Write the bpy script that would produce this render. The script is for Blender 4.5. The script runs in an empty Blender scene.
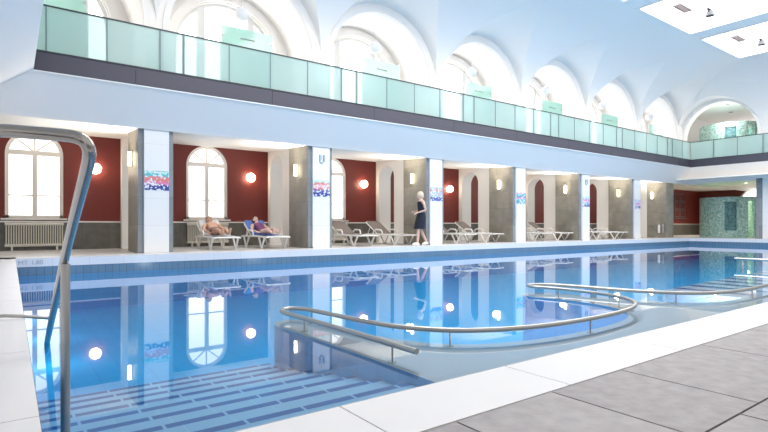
import bpy, bmesh, math, random
from mathutils import Vector, Matrix
random.seed(4)
S = bpy.context.scene
COL = S.collection
R = math.radians
PI = math.pi

# ------------------------------------------------------------------ materials
def nt(name):
    m = bpy.data.materials.new(name); m.use_nodes = True
    t = m.node_tree; t.nodes.clear()
    o = t.nodes.new('ShaderNodeOutputMaterial')
    return m, t, o

def principled(name, col, rough=.5, metal=0., emis=None, estr=0., noise=0., nscale=6., bump=0., spec=None):
    m, t, o = nt(name)
    b = t.nodes.new('ShaderNodeBsdfPrincipled')
    b.inputs['Base Color'].default_value = (*col, 1)
    b.inputs['Roughness'].default_value = rough
    b.inputs['Metallic'].default_value = metal
    if spec is not None: b.inputs['Specular IOR Level'].default_value = spec
    if emis:
        b.inputs['Emission Color'].default_value = (*emis, 1)
        b.inputs['Emission Strength'].default_value = estr
    if noise or bump:
        g = t.nodes.new('ShaderNodeNewGeometry')
        n = t.nodes.new('ShaderNodeTexNoise'); n.inputs['Scale'].default_value = nscale
        n.inputs['Detail'].default_value = 6
        t.links.new(g.outputs['Position'], n.inputs['Vector'])
        if noise:
            mx = t.nodes.new('ShaderNodeMixRGB'); mx.blend_type = 'MIX'
            mx.inputs[1].default_value = (*[c*(1-noise) for c in col], 1)
            mx.inputs[2].default_value = (*[min(1, c*(1+noise)) for c in col], 1)
            t.links.new(n.outputs['Fac'], mx.inputs[0])
            t.links.new(mx.outputs[0], b.inputs['Base Color'])
        if bump:
            bp = t.nodes.new('ShaderNodeBump'); bp.inputs['Strength'].default_value = bump
            bp.inputs['Distance'].default_value = .01
            t.links.new(n.outputs['Fac'], bp.inputs['Height'])
            t.links.new(bp.outputs[0], b.inputs['Normal'])
    t.links.new(b.outputs[0], o.inputs[0])
    return m

def tiles(name, c1, c2, grout, w, h, axes='wall', gap=.004, rough=.3, offset=.5, noise=.0, nscale=5., bands=None):
    """brick-patterned tiles; axes 'wall' = (x+y, z), 'floor' = (x, y)"""
    m, t, o = nt(name)
    N = t.nodes.new; L = t.links.new
    g = N('ShaderNodeNewGeometry'); sp = N('ShaderNodeSeparateXYZ'); L(g.outputs['Position'], sp.inputs[0])
    cb = N('ShaderNodeCombineXYZ')
    if axes == 'wall':
        ad = N('ShaderNodeMath'); ad.operation = 'ADD'
        L(sp.outputs[0], ad.inputs[0]); L(sp.outputs[1], ad.inputs[1])
        L(ad.outputs[0], cb.inputs[0]); L(sp.outputs[2], cb.inputs[1])
    elif axes == 'yx':
        L(sp.outputs[1], cb.inputs[0]); L(sp.outputs[0], cb.inputs[1])
    else:
        L(sp.outputs[0], cb.inputs[0]); L(sp.outputs[1], cb.inputs[1])
    br = N('ShaderNodeTexBrick'); br.offset = offset
    br.inputs['Color1'].default_value = (*c1, 1); br.inputs['Color2'].default_value = (*c2, 1)
    br.inputs['Mortar'].default_value = (*grout, 1)
    br.inputs['Scale'].default_value = 1; br.inputs['Mortar Size'].default_value = gap
    br.inputs['Mortar Smooth'].default_value = .1; br.inputs['Bias'].default_value = 0
    br.inputs['Brick Width'].default_value = w; br.inputs['Row Height'].default_value = h
    L(cb.outputs[0], br.inputs['Vector'])
    colout = br.outputs['Color']
    if noise:
        n = N('ShaderNodeTexNoise'); n.inputs['Scale'].default_value = nscale; n.inputs['Detail'].default_value = 8
        L(g.outputs['Position'], n.inputs['Vector'])
        mr = N('ShaderNodeMapRange'); mr.inputs[1].default_value = .25; mr.inputs[2].default_value = .75
        mr.inputs[3].default_value = 1-noise; mr.inputs[4].default_value = 1+noise
        L(n.outputs['Fac'], mr.inputs[0])
        mx = N('ShaderNodeVectorMath'); mx.operation = 'MULTIPLY'
        L(colout, mx.inputs[0]); L(mr.outputs[0], mx.inputs[1]); colout = mx.outputs[0]
    b = N('ShaderNodeBsdfPrincipled'); b.inputs['Roughness'].default_value = rough
    L(colout, b.inputs['Base Color'])
    L(b.outputs[0], o.inputs[0])
    return m

def emitter(name, col, s):
    m, t, o = nt(name)
    e = t.nodes.new('ShaderNodeEmission'); e.inputs[0].default_value = (*col, 1); e.inputs[1].default_value = s
    t.links.new(e.outputs[0], o.inputs[0])
    return m

M = {}
M['plaster'] = principled('white_plaster', (.91, .87, .845), .7)
M['soffit'] = principled('soffit_plaster', (.88, .84, .815), .6)
M['warm_white'] = principled('bay_white_paint', (.90, .88, .84), .6)
M['white_tile'] = tiles('white_wall_tile', (.80, .80, .805), (.785, .785, .795), (.66, .665, .68), 1.2, .60, gap=.004, rough=.25)
M['white_face'] = tiles('white_pool_tile', (.74, .76, .82), (.72, .74, .81), (.60, .63, .68), .60, .30, gap=.004, rough=.2)
M['stone'] = tiles('grey_stone_cladding', (.275, .255, .215), (.215, .20, .17), (.13, .125, .115), .62, .62, gap=.004, rough=.45, noise=.22, nscale=3.)
M['stone_edge'] = tiles('daylit_blue_stone', (.20, .22, .24), (.25, .27, .29), (.14, .15, .16), .9, .62, gap=.004, rough=.4, noise=.15, nscale=4.)  # pier stone with the bluish daylight on its front put into the colour
M['dark_stone'] = tiles('dark_stone_wainscot', (.135, .13, .115), (.115, .11, .10), (.07, .07, .065), .6, .7, gap=.004, rough=.4, noise=.2, nscale=6.)
M['red'] = principled('red_wall_paint', (.155, .017, .011), .55, noise=.04)
M['wood_red'] = principled('brown_red_wall', (.12, .025, .018), .5)
M['coping'] = principled('white_coping_stone', (.76, .745, .755), .35, noise=.03, nscale=3.)
M['joint'] = principled('pale_joint', (.50, .48, .48), .7)
M['paver_a'] = principled('grey_paver', (.275, .253, .262), .55, noise=.42, nscale=16., bump=.5)
M['paver_b'] = principled('grey_paver_light', (.315, .293, .30), .55, noise=.40, nscale=13., bump=.5)
M['paver_c'] = principled('grey_paver_rough', (.25, .23, .24), .7, noise=.4, nscale=30., bump=.8)
M['grout'] = principled('dark_grout', (.19, .155, .13), .8)
M['arc_floor'] = tiles('arcade_floor_tile', (.60, .585, .57), (.57, .555, .54), (.45, .44, .43), .6, .6, 'floor', rough=.35)
M['fascia'] = principled('dark_fascia_metal', (.076, .073, .098), .45, metal=.2)
M['dark_metal'] = principled('dark_rail_metal', (.05, .055, .065), .4, metal=.5)
M['steel'] = principled('brushed_steel', (.37, .355, .335), .22, metal=1.)
M['steel_mat'] = principled('satin_steel', (.43, .415, .40), .36, metal=1.)
M['white_plastic'] = principled('white_plastic', (.82, .81, .79), .4)
M['sling'] = principled('taupe_sling_fabric', (.17, .14, .13), .8)
M['sling_grey'] = principled('pale_grey_sling_fabric', (.55, .55, .58), .8)
M['win_frame'] = principled('cream_window_frame', (.86, .80, .74), .5)
M['white_frame'] = principled('white_window_frame', (.80, .78, .77), .5)
M['radiator'] = principled('cream_radiator', (.72, .69, .62), .45)
M['pane'] = emitter('bright_window_daylight', (1.0, .985, .96), 2.5)
M['pane_up'] = emitter('bright_upper_window_daylight', (1.0, .985, .97), 4.6)
M['sky_pane'] = emitter('lit_skylight_glass', (1.0, .968, .935), 12.)
M['joint_green'] = principled('grey_green_profile', (.16, .24, .25), .4)
M['globe'] = emitter('lit_globe', (1.0, .83, .62), 20.)
M['dim'] = emitter('dim_lit_shade', (1.0, .84, .62), 1.6)
M['uw'] = emitter('fill_lamp_lens', (.85, .95, 1.0), 6.)  # lens of the lamps added under water
M['sconce'] = emitter('lit_sconce', (1.0, .86, .62), 13.)
M['spot'] = emitter('lit_downlight', (1.0, .85, .62), 30.)
M['pend'] = principled('opal_pendant_globe', (.86, .86, .88), .25)
M['lamp_base'] = principled('lamp_back_plate', (.7, .68, .64), .4)
M['skin'] = principled('skin', (.60, .36, .26), .55)
M['skin_pale'] = principled('pale_skin', (.70, .48, .40), .55)
M['hair_grey'] = principled('greying_hair', (.26, .19, .15), .7)
M['hair_dark'] = principled('dark_hair', (.03, .02, .018), .6)
M['hair_blond'] = principled('pale_blond_hair', (.72, .62, .48), .6)
M['lips'] = principled('lips', (.45, .16, .14), .5)
M['navy'] = principled('navy_cloth', (.010, .014, .030), .8)
M['shoe'] = principled('white_shoe', (.8, .78, .76), .6)
M['swim_purple'] = principled('purple_swimwear', (.16, .05, .16), .7)
M['swim_dark'] = principled('dark_swim_trunks', (.22, .12, .12), .7)
M['towel_blue'] = principled('blue_towel', (.10, .20, .62), .9)
M['towel_white'] = principled('pale_towel', (.72, .71, .74), .9)
M['sign'] = principled('blue_grey_lettering', (.16, .27, .38), .5)
M['mark'] = principled('grey_lettering', (.36, .40, .47), .5)
M['black'] = principled('black_recess', (.03, .03, .035), .6)
M['grille'] = principled('grey_grille', (.16, .13, .135), .5)

# pool finishes
M['pool_blue'] = tiles('blue_pool_tile', (.022, .475, .90), (.022, .455, .87), (.015, .37, .77), .25, .25, 'floor', gap=.006, rough=.3, offset=0.)
M['pool_wall'] = tiles('blue_pool_wall_tile', (.02, .42, .82), (.02, .41, .79), (.015, .33, .68), .25, .125, 'wall', gap=.005, rough=.3, offset=0.)
M['pool_band'] = tiles('glossy_blue_band_tile', (.12, .22, .33), (.11, .205, .315), (.07, .14, .22), .125, .16, 'wall', gap=.005, rough=.12, offset=0.)
M['tread'] = tiles('light_blue_tread_tile', (.36, .62, .86), (.34, .60, .85), (.44, .70, .90), .25, .32, 'floor', gap=.004, rough=.3, offset=0.)
M['nosing'] = tiles('dark_blue_nosing_tile', (.001, .085, .38), (.001, .09, .40), (.34, .60, .85), .33, 5., 'floor', gap=.009, rough=.3, offset=0.)
M['nosing_y'] = tiles('dark_blue_nosing_tile_across', (.05, .12, .42), (.05, .13, .44), (.28, .52, .80), .33, 5., 'yx', gap=.009, rough=.3, offset=0.)
M['ledge'] = tiles('pale_ledge_tile', (.52, .56, .61), (.51, .55, .60), (.48, .52, .58), .25, .25, 'floor', gap=.003, rough=.4, offset=0.)
M['tread_pale'] = principled('pale_tread_tile', (.62, .72, .84), .4)

def water():
    m, t, o = nt('pool_water')
    N = t.nodes.new; L = t.links.new
    tr = N('ShaderNodeBsdfTransparent'); tr.inputs[0].default_value = (.86, .945, .985, 1)
    gl = N('ShaderNodeBsdfGlossy'); gl.inputs['Roughness'].default_value = .015
    gl.inputs[0].default_value = (1, 1, 1, 1)
    fr = N('ShaderNodeFresnel'); fr.inputs[0].default_value = 1.42
    g = N('ShaderNodeNewGeometry')
    n = N('ShaderNodeTexNoise'); n.inputs['Scale'].default_value = .7; n.inputs['Detail'].default_value = 1
    L(g.outputs['Position'], n.inputs['Vector'])
    bp = N('ShaderNodeBump'); bp.inputs['Strength'].default_value = .02; bp.inputs['Distance'].default_value = .02
    L(n.outputs['Fac'], bp.inputs['Height'])
    L(bp.outputs[0], gl.inputs['Normal']); L(bp.outputs[0], fr.inputs['Normal'])
    mx = N('ShaderNodeMixShader'); L(fr.outputs[0], mx.inputs[0]); L(tr.outputs[0], mx.inputs[1]); L(gl.outputs[0], mx.inputs[2])
    L(mx.outputs[0], o.inputs[0])
    return m
M['water'] = water()

def glass(name, tint, trans, gloss, haze):
    """satin glass: part clear, part light-scattering, a little mirror"""
    m, t, o = nt(name)
    N = t.nodes.new; L = t.links.new
    tr = N('ShaderNodeBsdfTransparent'); tr.inputs[0].default_value = (*tint, 1)
    tl = N('ShaderNodeBsdfTranslucent'); tl.inputs[0].default_value = (*haze, 1)
    df = N('ShaderNodeBsdfDiffuse'); df.inputs[0].default_value = (*haze, 1)
    gl = N('ShaderNodeBsdfGlossy'); gl.inputs['Roughness'].default_value = .08
    a = N('ShaderNodeMixShader'); a.inputs[0].default_value = .35; L(tl.outputs[0], a.inputs[1]); L(df.outputs[0], a.inputs[2])
    b = N('ShaderNodeMixShader'); b.inputs[0].default_value = trans; L(a.outputs[0], b.inputs[1]); L(tr.outputs[0], b.inputs[2])
    c = N('ShaderNodeMixShader'); c.inputs[0].default_value = gloss; L(b.outputs[0], c.inputs[1]); L(gl.outputs[0], c.inputs[2])
    L(c.outputs[0], o.inputs[0])
    return m
M['satin'] = glass('satin_green_glass', (.85, .945, .94), .40, .04, (.70, .83, .82))
M['screen'] = glass('green_screen_glass', (.74, .90, .85), .16, .04, (.50, .68, .63))

def mosaic(name, cols, scale, rough=.25):
    m, t, o = nt(name)
    N = t.nodes.new; L = t.links.new
    g = N('ShaderNodeNewGeometry')
    v = N('ShaderNodeTexVoronoi'); v.inputs['Scale'].default_value = scale; v.inputs['Randomness'].default_value = .6
    L(g.outputs['Position'], v.inputs['Vector'])
    sp = N('ShaderNodeSeparateColor'); L(v.outputs['Color'], sp.inputs[0])
    rp = N('ShaderNodeValToRGB'); e = rp.color_ramp.elements
    e[0].color = (*cols[0], 1); e[1].color = (*cols[-1], 1)
    for i, c in enumerate(cols[1:-1]):
        x = e.new((i+1)/(len(cols)-1)); x.color = (*c, 1)
    L(sp.outputs[0], rp.inputs[0])
    b = N('ShaderNodeBsdfPrincipled'); b.inputs['Roughness'].default_value = rough
    L(rp.outputs[0], b.inputs['Base Color']); L(b.outputs[0], o.inputs[0])
    return m
M['mosaic'] = mosaic('green_glass_mosaic', [(.20, .40, .36), (.36, .60, .54), (.52, .74, .68), (.28, .50, .46), (.70, .82, .76)], 16)
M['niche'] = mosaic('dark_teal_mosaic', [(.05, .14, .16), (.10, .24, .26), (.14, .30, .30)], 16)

def art(name, seed, pal):
    """abstract painted tile strip: colour zones by height, broken into blots"""
    m, t, o = nt(name)
    N = t.nodes.new; L = t.links.new
    tc = N('ShaderNodeTexCoord'); mp = N('ShaderNodeMapping'); mp.inputs['Location'].default_value = (seed*3.1, 0, seed*1.7)
    L(tc.outputs['Object'], mp.inputs[0])
    n1 = N('ShaderNodeTexVoronoi'); n1.inputs['Scale'].default_value = 27; L(mp.outputs[0], n1.inputs['Vector'])
    n2 = N('ShaderNodeTexNoise'); n2.inputs['Scale'].default_value = 15; L(mp.outputs[0], n2.inputs['Vector'])
    sp = N('ShaderNodeSeparateXYZ'); L(tc.outputs['Object'], sp.inputs[0])
    mr = N('ShaderNodeMapRange'); mr.inputs[1].default_value = -.22; mr.inputs[2].default_value = .22
    L(sp.outputs[2], mr.inputs[0])
    ma = N('ShaderNodeMath'); ma.operation = 'MULTIPLY_ADD'; ma.inputs[1].default_value = .34; ma.inputs[2].default_value = -.17
    L(n2.outputs['Fac'], ma.inputs[0])
    ad = N('ShaderNodeMath'); L(mr.outputs[0], ad.inputs[0]); L(ma.outputs[0], ad.inputs[1])
    rp = N('ShaderNodeValToRGB'); rp.color_ramp.interpolation = 'CONSTANT'
    e = rp.color_ramp.elements; e[0].color = (*pal[0], 1); e[1].position = .97; e[1].color = (*pal[-1], 1)
    for i, c in enumerate(pal[1:-1]):
        x = e.new((i+1)/(len(pal)-1)); x.color = (*c, 1)
    L(ad.outputs[0], rp.inputs[0])
    sc = N('ShaderNodeSeparateColor'); L(n1.outputs['Color'], sc.inputs[0])
    gt = N('ShaderNodeMath'); gt.operation = 'GREATER_THAN'; gt.inputs[1].default_value = .68; L(sc.outputs[0], gt.inputs[0])
    mx = N('ShaderNodeMixRGB'); mx.inputs[2].default_value = (.74, .80, .86, 1)
    L(gt.outputs[0], mx.inputs[0]); L(rp.outputs[0], mx.inputs[1])
    b = N('ShaderNodeBsdfPrincipled'); b.inputs['Roughness'].default_value = .35
    L(mx.outputs[0], b.inputs['Base Color']); L(b.outputs[0], o.inputs[0])
    return m

# ------------------------------------------------------------------ mesh helpers
class MB:
    def __init__(s): s.v = []; s.f = []; s.m = []
    def add(s, vs, fs, mi=0):
        k = len(s.v); s.v += [tuple(v) for v in vs]
        for f in fs: s.f.append(tuple(i+k for i in f)); s.m.append(mi)
        return s
    def box(s, x0, x1, y0, y1, z0, z1, mi=0):
        return s.add([(x0,y0,z0),(x1,y0,z0),(x1,y1,z0),(x0,y1,z0),(x0,y0,z1),(x1,y0,z1),(x1,y1,z1),(x0,y1,z1)],
            [(0,3,2,1),(4,5,6,7),(0,1,5,4),(1,2,6,5),(2,3,7,6),(3,0,4,7)], mi)
    def quad(s, a, b, c, d, mi=0): return s.add([a,b,c,d], [(0,1,2,3)], mi)
    def tube(s, pts, r, n=12, closed=False, mi=0, caps=True):
        pts = [Vector(p) for p in pts]; N = len(pts)
        rs = r if isinstance(r, (list, tuple)) else [r]*N
        up = Vector((0,0,1)); rings = []
        prev = None
        for i, p in enumerate(pts):
            if closed: d = pts[(i+1)%N]-pts[i-1]
            else: d = pts[min(i+1,N-1)]-pts[max(i-1,0)]
            d.normalize()
            if prev is None:
                a = d.cross(up)
                if a.length < .05: a = d.cross(Vector((1,0,0)))
            else:
                a = prev - d*prev.dot(d)
            a.normalize(); prev = a; b = d.cross(a)
            rings.append([p + a*(rs[i]*math.cos(2*PI*k/n)) + b*(rs[i]*math.sin(2*PI*k/n)) for k in range(n)])
        vs = [v for q in rings for v in q]; fs = []
        for i in range(N if closed else N-1):
            j = (i+1)%N
            for k in range(n): fs.append((i*n+k, i*n+(k+1)%n, j*n+(k+1)%n, j*n+k))
        if not closed and caps:
            fs.append(tuple(range(n))[::-1]); fs.append(tuple((N-1)*n+k for k in range(n)))
        return s.add(vs, fs, mi)
    def lathe(s, prof, c=(0,0,0), n=24, mi=0, a0=0, a1=2*PI):
        full = abs(a1-a0-2*PI) < 1e-6; K = n if full else n+1
        vs = []
        for r, z in prof:
            for k in range(K):
                a = a0+(a1-a0)*k/n; vs.append((c[0]+r*math.cos(a), c[1]+r*math.sin(a), c[2]+z))
        fs = []
        for i in range(len(prof)-1):
            for k in range(n):
                k2 = (k+1)%K; fs.append((i*K+k, i*K+k2, (i+1)*K+k2, (i+1)*K+k))
        return s.add(vs, fs, mi)
    def ball(s, c, r, n=16, mi=0, sc=(1,1,1)):
        m = n//2
        vs = []; fs = []
        for i in range(m+1):
            t = PI*i/m
            for k in range(n):
                a = 2*PI*k/n
                vs.append((c[0]+sc[0]*r*math.sin(t)*math.cos(a), c[1]+sc[1]*r*math.sin(t)*math.sin(a), c[2]-sc[2]*r*math.cos(t)))
        for i in range(m):
            for k in range(n): fs.append((i*n+k, i*n+(k+1)%n, (i+1)*n+(k+1)%n, (i+1)*n+k))
        return s.add(vs, fs, mi)
    def build(s, name, mats, parent=None, smooth=False, loc=None, ang=35, bevel=0):
        me = bpy.data.meshes.new(name); me.from_pydata(s.v, [], s.f)
        for m in (mats if isinstance(mats, (list, tuple)) else [mats]): me.materials.append(m)
        for p, mi in zip(me.polygons, s.m): p.material_index = mi
        bm = bmesh.new(); bm.from_mesh(me)
        bmesh.ops.remove_doubles(bm, verts=bm.verts, dist=1e-5)
        bmesh.ops.recalc_face_normals(bm, faces=bm.faces)
        bm.to_mesh(me); bm.free()
        if smooth:
            for p in me.polygons: p.use_smooth = True
            me.set_sharp_from_angle(angle=R(ang))
        o = bpy.data.objects.new(name, me); COL.objects.link(o)
        if parent is not None: o.parent = parent
        if loc is not None: o.location = loc
        if bevel:
            b = o.modifiers.new('Bevel', 'BEVEL'); b.width = bevel; b.segments = 2; b.limit_method = 'ANGLE'
        return o

def empty(name, loc=(0,0,0), rz=0):
    o = bpy.data.objects.new(name, None); COL.objects.link(o); o.location = loc; o.rotation_euler = (0,0,rz)
    o.empty_display_size = .1
    return o
def tag(o, label, cat, group=None):
    o['label'] = label; o['category'] = cat
    if group: o['group'] = group
    return o
def struct(o, label=None, cat=None):
    o['kind'] = 'structure'
    if label: o['label'] = label
    if cat: o['category'] = cat
    return o
def copy_tree(o, parent=None):
    c = o.copy(); COL.objects.link(c)
    if parent is not None: c.parent = parent
    for ch in list(o.children): copy_tree(ch, c)
    return c

def arched_wall(mb, T, a0, a1, z0, z1, ops, depth, n=28, mi=0, mi_rev=None, back=True):
    """wall in local (a, z) with arched openings (centre, radius, spring z, bottom z, top-scale); T maps (a, b, z) -> world, b = depth"""
    if mi_rev is None: mi_rev = mi
    ops = sorted(ops); cur = a0
    bs = (0, depth) if back else (0,)
    for (c, r, zs, zb) in ops:
        for b in bs: mb.quad(T(cur,b,z0), T(c-r,b,z0), T(c-r,b,z1), T(cur,b,z1), mi)
        arc = [(c - r*math.cos(PI*i/n), zs + r*math.sin(PI*i/n)) for i in range(n+1)]
        for i in range(n):
            p, q = arc[i], arc[i+1]
            for b in bs: mb.quad(T(p[0],b,p[1]), T(q[0],b,q[1]), T(q[0],b,z1), T(p[0],b,z1), mi)
            mb.quad(T(p[0],0,p[1]), T(q[0],0,q[1]), T(q[0],depth,q[1]), T(p[0],depth,p[1]), mi_rev)
        if zb > z0+1e-4:
            for b in bs: mb.quad(T(c-r,b,z0), T(c+r,b,z0), T(c+r,b,zb), T(c-r,b,zb), mi)
            mb.quad(T(c-r,0,zb), T(c+r,0,zb), T(c+r,depth,zb), T(c-r,depth,zb), mi_rev)
        for sx in (-1, 1):
            mb.quad(T(c+sx*r,0,zb), T(c+sx*r,depth,zb), T(c+sx*r,depth,zs), T(c+sx*r,0,zs), mi_rev)
        cur = c+r
    for b in bs: mb.quad(T(cur,b,z0), T(a1,b,z0), T(a1,b,z1), T(cur,b,z1), mi)
    return mb
def arch_band(mb, T, c, zs, zb, r0, r1, b0, b1, n=28, mi=0):
    """arched band (moulding, frame) between radius r0 and r1, legs down to zb"""
    def path(r): return [(c-r, zb)] + [(c-r*math.cos(PI*i/n), zs+r*math.sin(PI*i/n)) for i in range(n+1)] + [(c+r, zb)]
    P, Q = path(r0), path(r1)
    for i in range(len(P)-1):
        for b in (b0, b1):
            mb.quad(T(P[i][0],b,P[i][1]), T(P[i+1][0],b,P[i+1][1]), T(Q[i+1][0],b,Q[i+1][1]), T(Q[i][0],b,Q[i][1]), mi)
        for W in (P, Q):
            mb.quad(T(W[i][0],b0,W[i][1]), T(W[i+1][0],b0,W[i+1][1]), T(W[i+1][0],b1,W[i+1][1]), T(W[i][0],b1,W[i][1]), mi)
    return mb
def arch_pane(mb, T, c, zs, zb, r, b, n=28, mi=0):
    pts = [T(c-r,b,zb)] + [T(c-r*math.cos(PI*i/n), b, zs+r*math.sin(PI*i/n)) for i in range(n+1)] + [T(c+r,b,zb)]
    mb.add(pts, [tuple(range(len(pts)))], mi)
    return mb
TX = lambda y0: (lambda a, b, z: (a, y0+b, z))          # wall along X, depth to +Y
TY = lambda x0: (lambda a, b, z: (x0+b, a, z))          # wall along Y, depth to +X

# ------------------------------------------------------------------ key dimensions
BAY = 4.1365; PW = .515
PX = [2.351 + BAY*k for k in range(-1, 6)]              # left edges of the piers, first one outside the frame
C = [4.6755 + BAY*(b-1) for b in range(7)]              # bay centres
YP = 12.09; YB = 15.04; YU = 13.5
XL, XR, YE, YN = .0744, 26.8, 11.366, 1.46
ZW = -.307; ZF = -1.0
ZC0, ZC1 = 2.72, 2.88
YG, XGL, XGR = 11.45, .344, 27.2
ZGB, ZGT, ZGL = 3.486, 3.836, 4.738
BAYS = ['the far-left bay behind the steel handrail', 'the bay with the two sunbathers', 'the bay where the woman walks',
        'the bay just right of the walking woman', 'the fourth bay from the left', 'the fifth full bay from the left',
        'the last narrow bay before the corner']

# ------------------------------------------------------------------ floors and coping
mb = MB()
xs = [-1.6, .14, .62, 1.10, 1.575, 2.045, 2.80, 3.45, 4.15, 4.9, 5.6, 6.4, 7.1, 7.9, 8.6, 9.4, 10.2, 11, 12, 13]
G = .004
rows = [(1.135, .645, 0.), (.645, .16, .30), (.16, -.33, .05), (-.33, -.82, .25), (-.82, -1.6, .1)]
for ri, (ya, yb, sh) in enumerate(rows):
    for i in range(len(xs)-1):
        mi = random.choice((0, 0, 1)) if ri == 0 else random.choice((0, 1, 2, 2))
        mb.box(xs[i]+sh+G, xs[i+1]+sh-G, yb+G, ya-G, -.03, 0, mi)
mb.box(-1.6, 14, -1.6, 1.135, -.06, -.008, 3)
struct(mb.build('floor', [M['paver_a'], M['paver_b'], M['paver_c'], M['grout']]), 'grey stone paver deck on the near side of the pool', 'floor')
mb = MB()
cx = [-.83, .0744, .88, 1.70, 2.615] + [2.615+.91*k for k in range(1, 27)]
for i in range(1, len(cx)-1): mb.box(cx[i]+.003, cx[i+1]-.003, 1.138, YN-.005, -.14, .001)
mb.box(.0744, 26.3, 1.14, YN-.01, -.15, -.006, 1)
struct(mb.build('trim_1', [M['coping'], M['joint']]), 'white coping slabs along the near pool edge', 'coping')
mb = MB()
ys = [1.94-1.04*4+1.04*k for k in range(15)]
for i in range(len(ys)-1):
    y1 = min(ys[i+1], 11.9)
    mb.box(-.60, XL-.0012, ys[i]+.003, y1-.003, -.14, .001)
    mb.box(-1.6, -.606, ys[i]+.35, y1+.344, -.14, 0)
mb.box(-1.6, XL-.01, -2.2, 12.0, -.15, -.005, 1)
struct(mb.build('floor_left', [M['coping'], M['joint']]), 'white slab deck along the left pool edge', 'floor')
mb = MB()
for k in range(31): mb.box(-.83+.91*k+.002, -.83+.91*(k+1)-.002, YE+.006, 12.02, -.14, .001)
mb.box(-1.6, XR+.6, YE+.02, 12.02, -.15, -.004, 1)
mb.box(XR+.006, XR+.62, 0, YE+.006, -.14, .001)
struct(mb.build('trim_2', [M['coping'], M['joint']]), 'white coping along the far and right pool edges', 'coping')
mb = MB(); mb.box(-1.6, 37.2, 12.02, 15.2, -.15, -.002); mb.box(XR+.62, 37.2, 0, 12.02, -.15, -.002)
struct(mb.build('floor_arcade', M['arc_floor']), 'light grey tiled floor of the arcade', 'floor')

# ------------------------------------------------------------------ pool basin
mb = MB()
zb = -.155
def pool_wall(a, b):
    for z0, z1, mi in ((0, zb, 0), (zb, ZW-.012, 1), (ZW-.012, ZF, 2)):
        mb.quad((*a, z0), (*b, z0), (*b, z1), (*a, z1), mi)
pool_wall((XL, YE), (XR, YE)); pool_wall((XL, YN), (XL, YE)); pool_wall((XR, YN), (XR, YE)); pool_wall((XL, YN), (XR, YN))
mb.quad((XL,YN,ZF), (XR,YN,ZF), (XR,YE,ZF), (XL,YE,ZF), 3)
basin = struct(mb.build('pool_basin', [M['white_face'], M['pool_band'], M['pool_wall'], M['pool_blue']]), 'blue tiled swimming pool basin', 'pool')
# overflow slots on the far wall: thin recessed lines between face tiles
# entry steps, near left
mb = MB()
prev = (YN, -.36)
edges = [(2.28, -.37)] + [(2.60+.32*i, -.42-.052*i) for i in range(8)]
y0 = YN
for i, (ye, z) in enumerate(edges):
    mb.quad((XL,y0,z), (2.1,y0,z), (2.1,ye-.062,z), (XL,ye-.062,z), 0)
    mb.quad((XL,ye-.062,z), (2.1,ye-.062,z), (2.1,ye,z), (XL,ye,z), 1)
    zn = edges[i+1][1] if i+1 < len(edges) else ZF
    mb.quad((XL,ye,z), (2.1,ye,z), (2.1,ye,zn), (XL,ye,zn), 0 if i+1 < len(edges) else 2)
    y0 = ye
struct(mb.build('pool_steps', [M['tread'], M['nosing'], M['pool_wall']]), 'light blue underwater steps with dark blue nosings', 'steps')

# rail path = edge of the underwater ledge
def catmull(P, sub=6):
    out = []
    for i in range(len(P)-1):
        p0, p1, p2, p3 = P[max(i-1,0)], P[i], P[i+1], P[min(i+2,len(P)-1)]
        for k in range(sub):
            t = k/sub
            out.append(tuple(.5*((2*p1[j]) + (-p0[j]+p2[j])*t + (2*p0[j]-5*p1[j]+4*p2[j]-p3[j])*t*t + (-p0[j]+3*p1[j]-3*p2[j]+p3[j])*t**3) for j in range(len(p1))))
    out.append(tuple(P[-1])); return out
rail_xy = [(2.15,2.58),(2.14,3.36),(2.11,4.2),(2.10,4.5),(2.15,4.64),(2.24,4.68),(2.33,4.60),(2.38,4.42),(2.43,4.01),(2.475,3.66),(2.57,3.29),
           (2.80,2.95),(3.15,2.74),(3.62,2.62),(4.16,2.585),(4.70,2.61),(5.10,2.69),(5.38,2.82),(5.58,2.99),(5.70,3.18),(5.79,3.47),(5.80,3.92),
           (5.74,4.24),(5.70,4.40),(5.76,4.52),(5.90,4.55),(6.06,4.45),(6.18,4.2),(6.27,3.78),(6.36,3.38),(6.56,2.97),(6.90,2.70),(7.5,2.575),(8.5,2.58),(8.9,2.62)]
rp = catmull(rail_xy)
def offset(path, d):
    out = []
    for i, p in enumerate(path):
        a = Vector(path[max(i-1,0)]); b = Vector(path[min(i+1,len(path)-1)]); t = (b-a).normalized()
        out.append((p[0]-t.y*d, p[1]+t.x*d))
    return out
ledge_edge = [p for p in offset(rp, .07)]
ZL = -.352
poly = [(2.08, YN+.001), (2.08, 2.5)] + ledge_edge[2:] + [(12.9, 2.62), (12.9, YN+.001)]
bm = bmesh.new()
top = [bm.verts.new((x, y, ZL)) for x, y in poly]; bot = [bm.verts.new((x, y, ZF)) for x, y in poly]
f = bm.faces.new(top); f.material_index = 0
for i in range(len(poly)):
    j = (i+1) % len(poly); q = bm.faces.new((top[i], top[j], bot[j], bot[i])); q.material_index = 1
bmesh.ops.triangulate(bm, faces=[f]); bmesh.ops.recalc_face_normals(bm, faces=bm.faces)
me = bpy.data.meshes.new('pool_ledge'); bm.to_mesh(me); bm.free()
me.materials.append(M['ledge']); me.materials.append(M['pool_wall'])
o = bpy.data.objects.new('pool_ledge', me); COL.objects.link(o)
struct(o, 'pale shallow ledge with scalloped edge under the curved rail', 'pool ledge')
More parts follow.
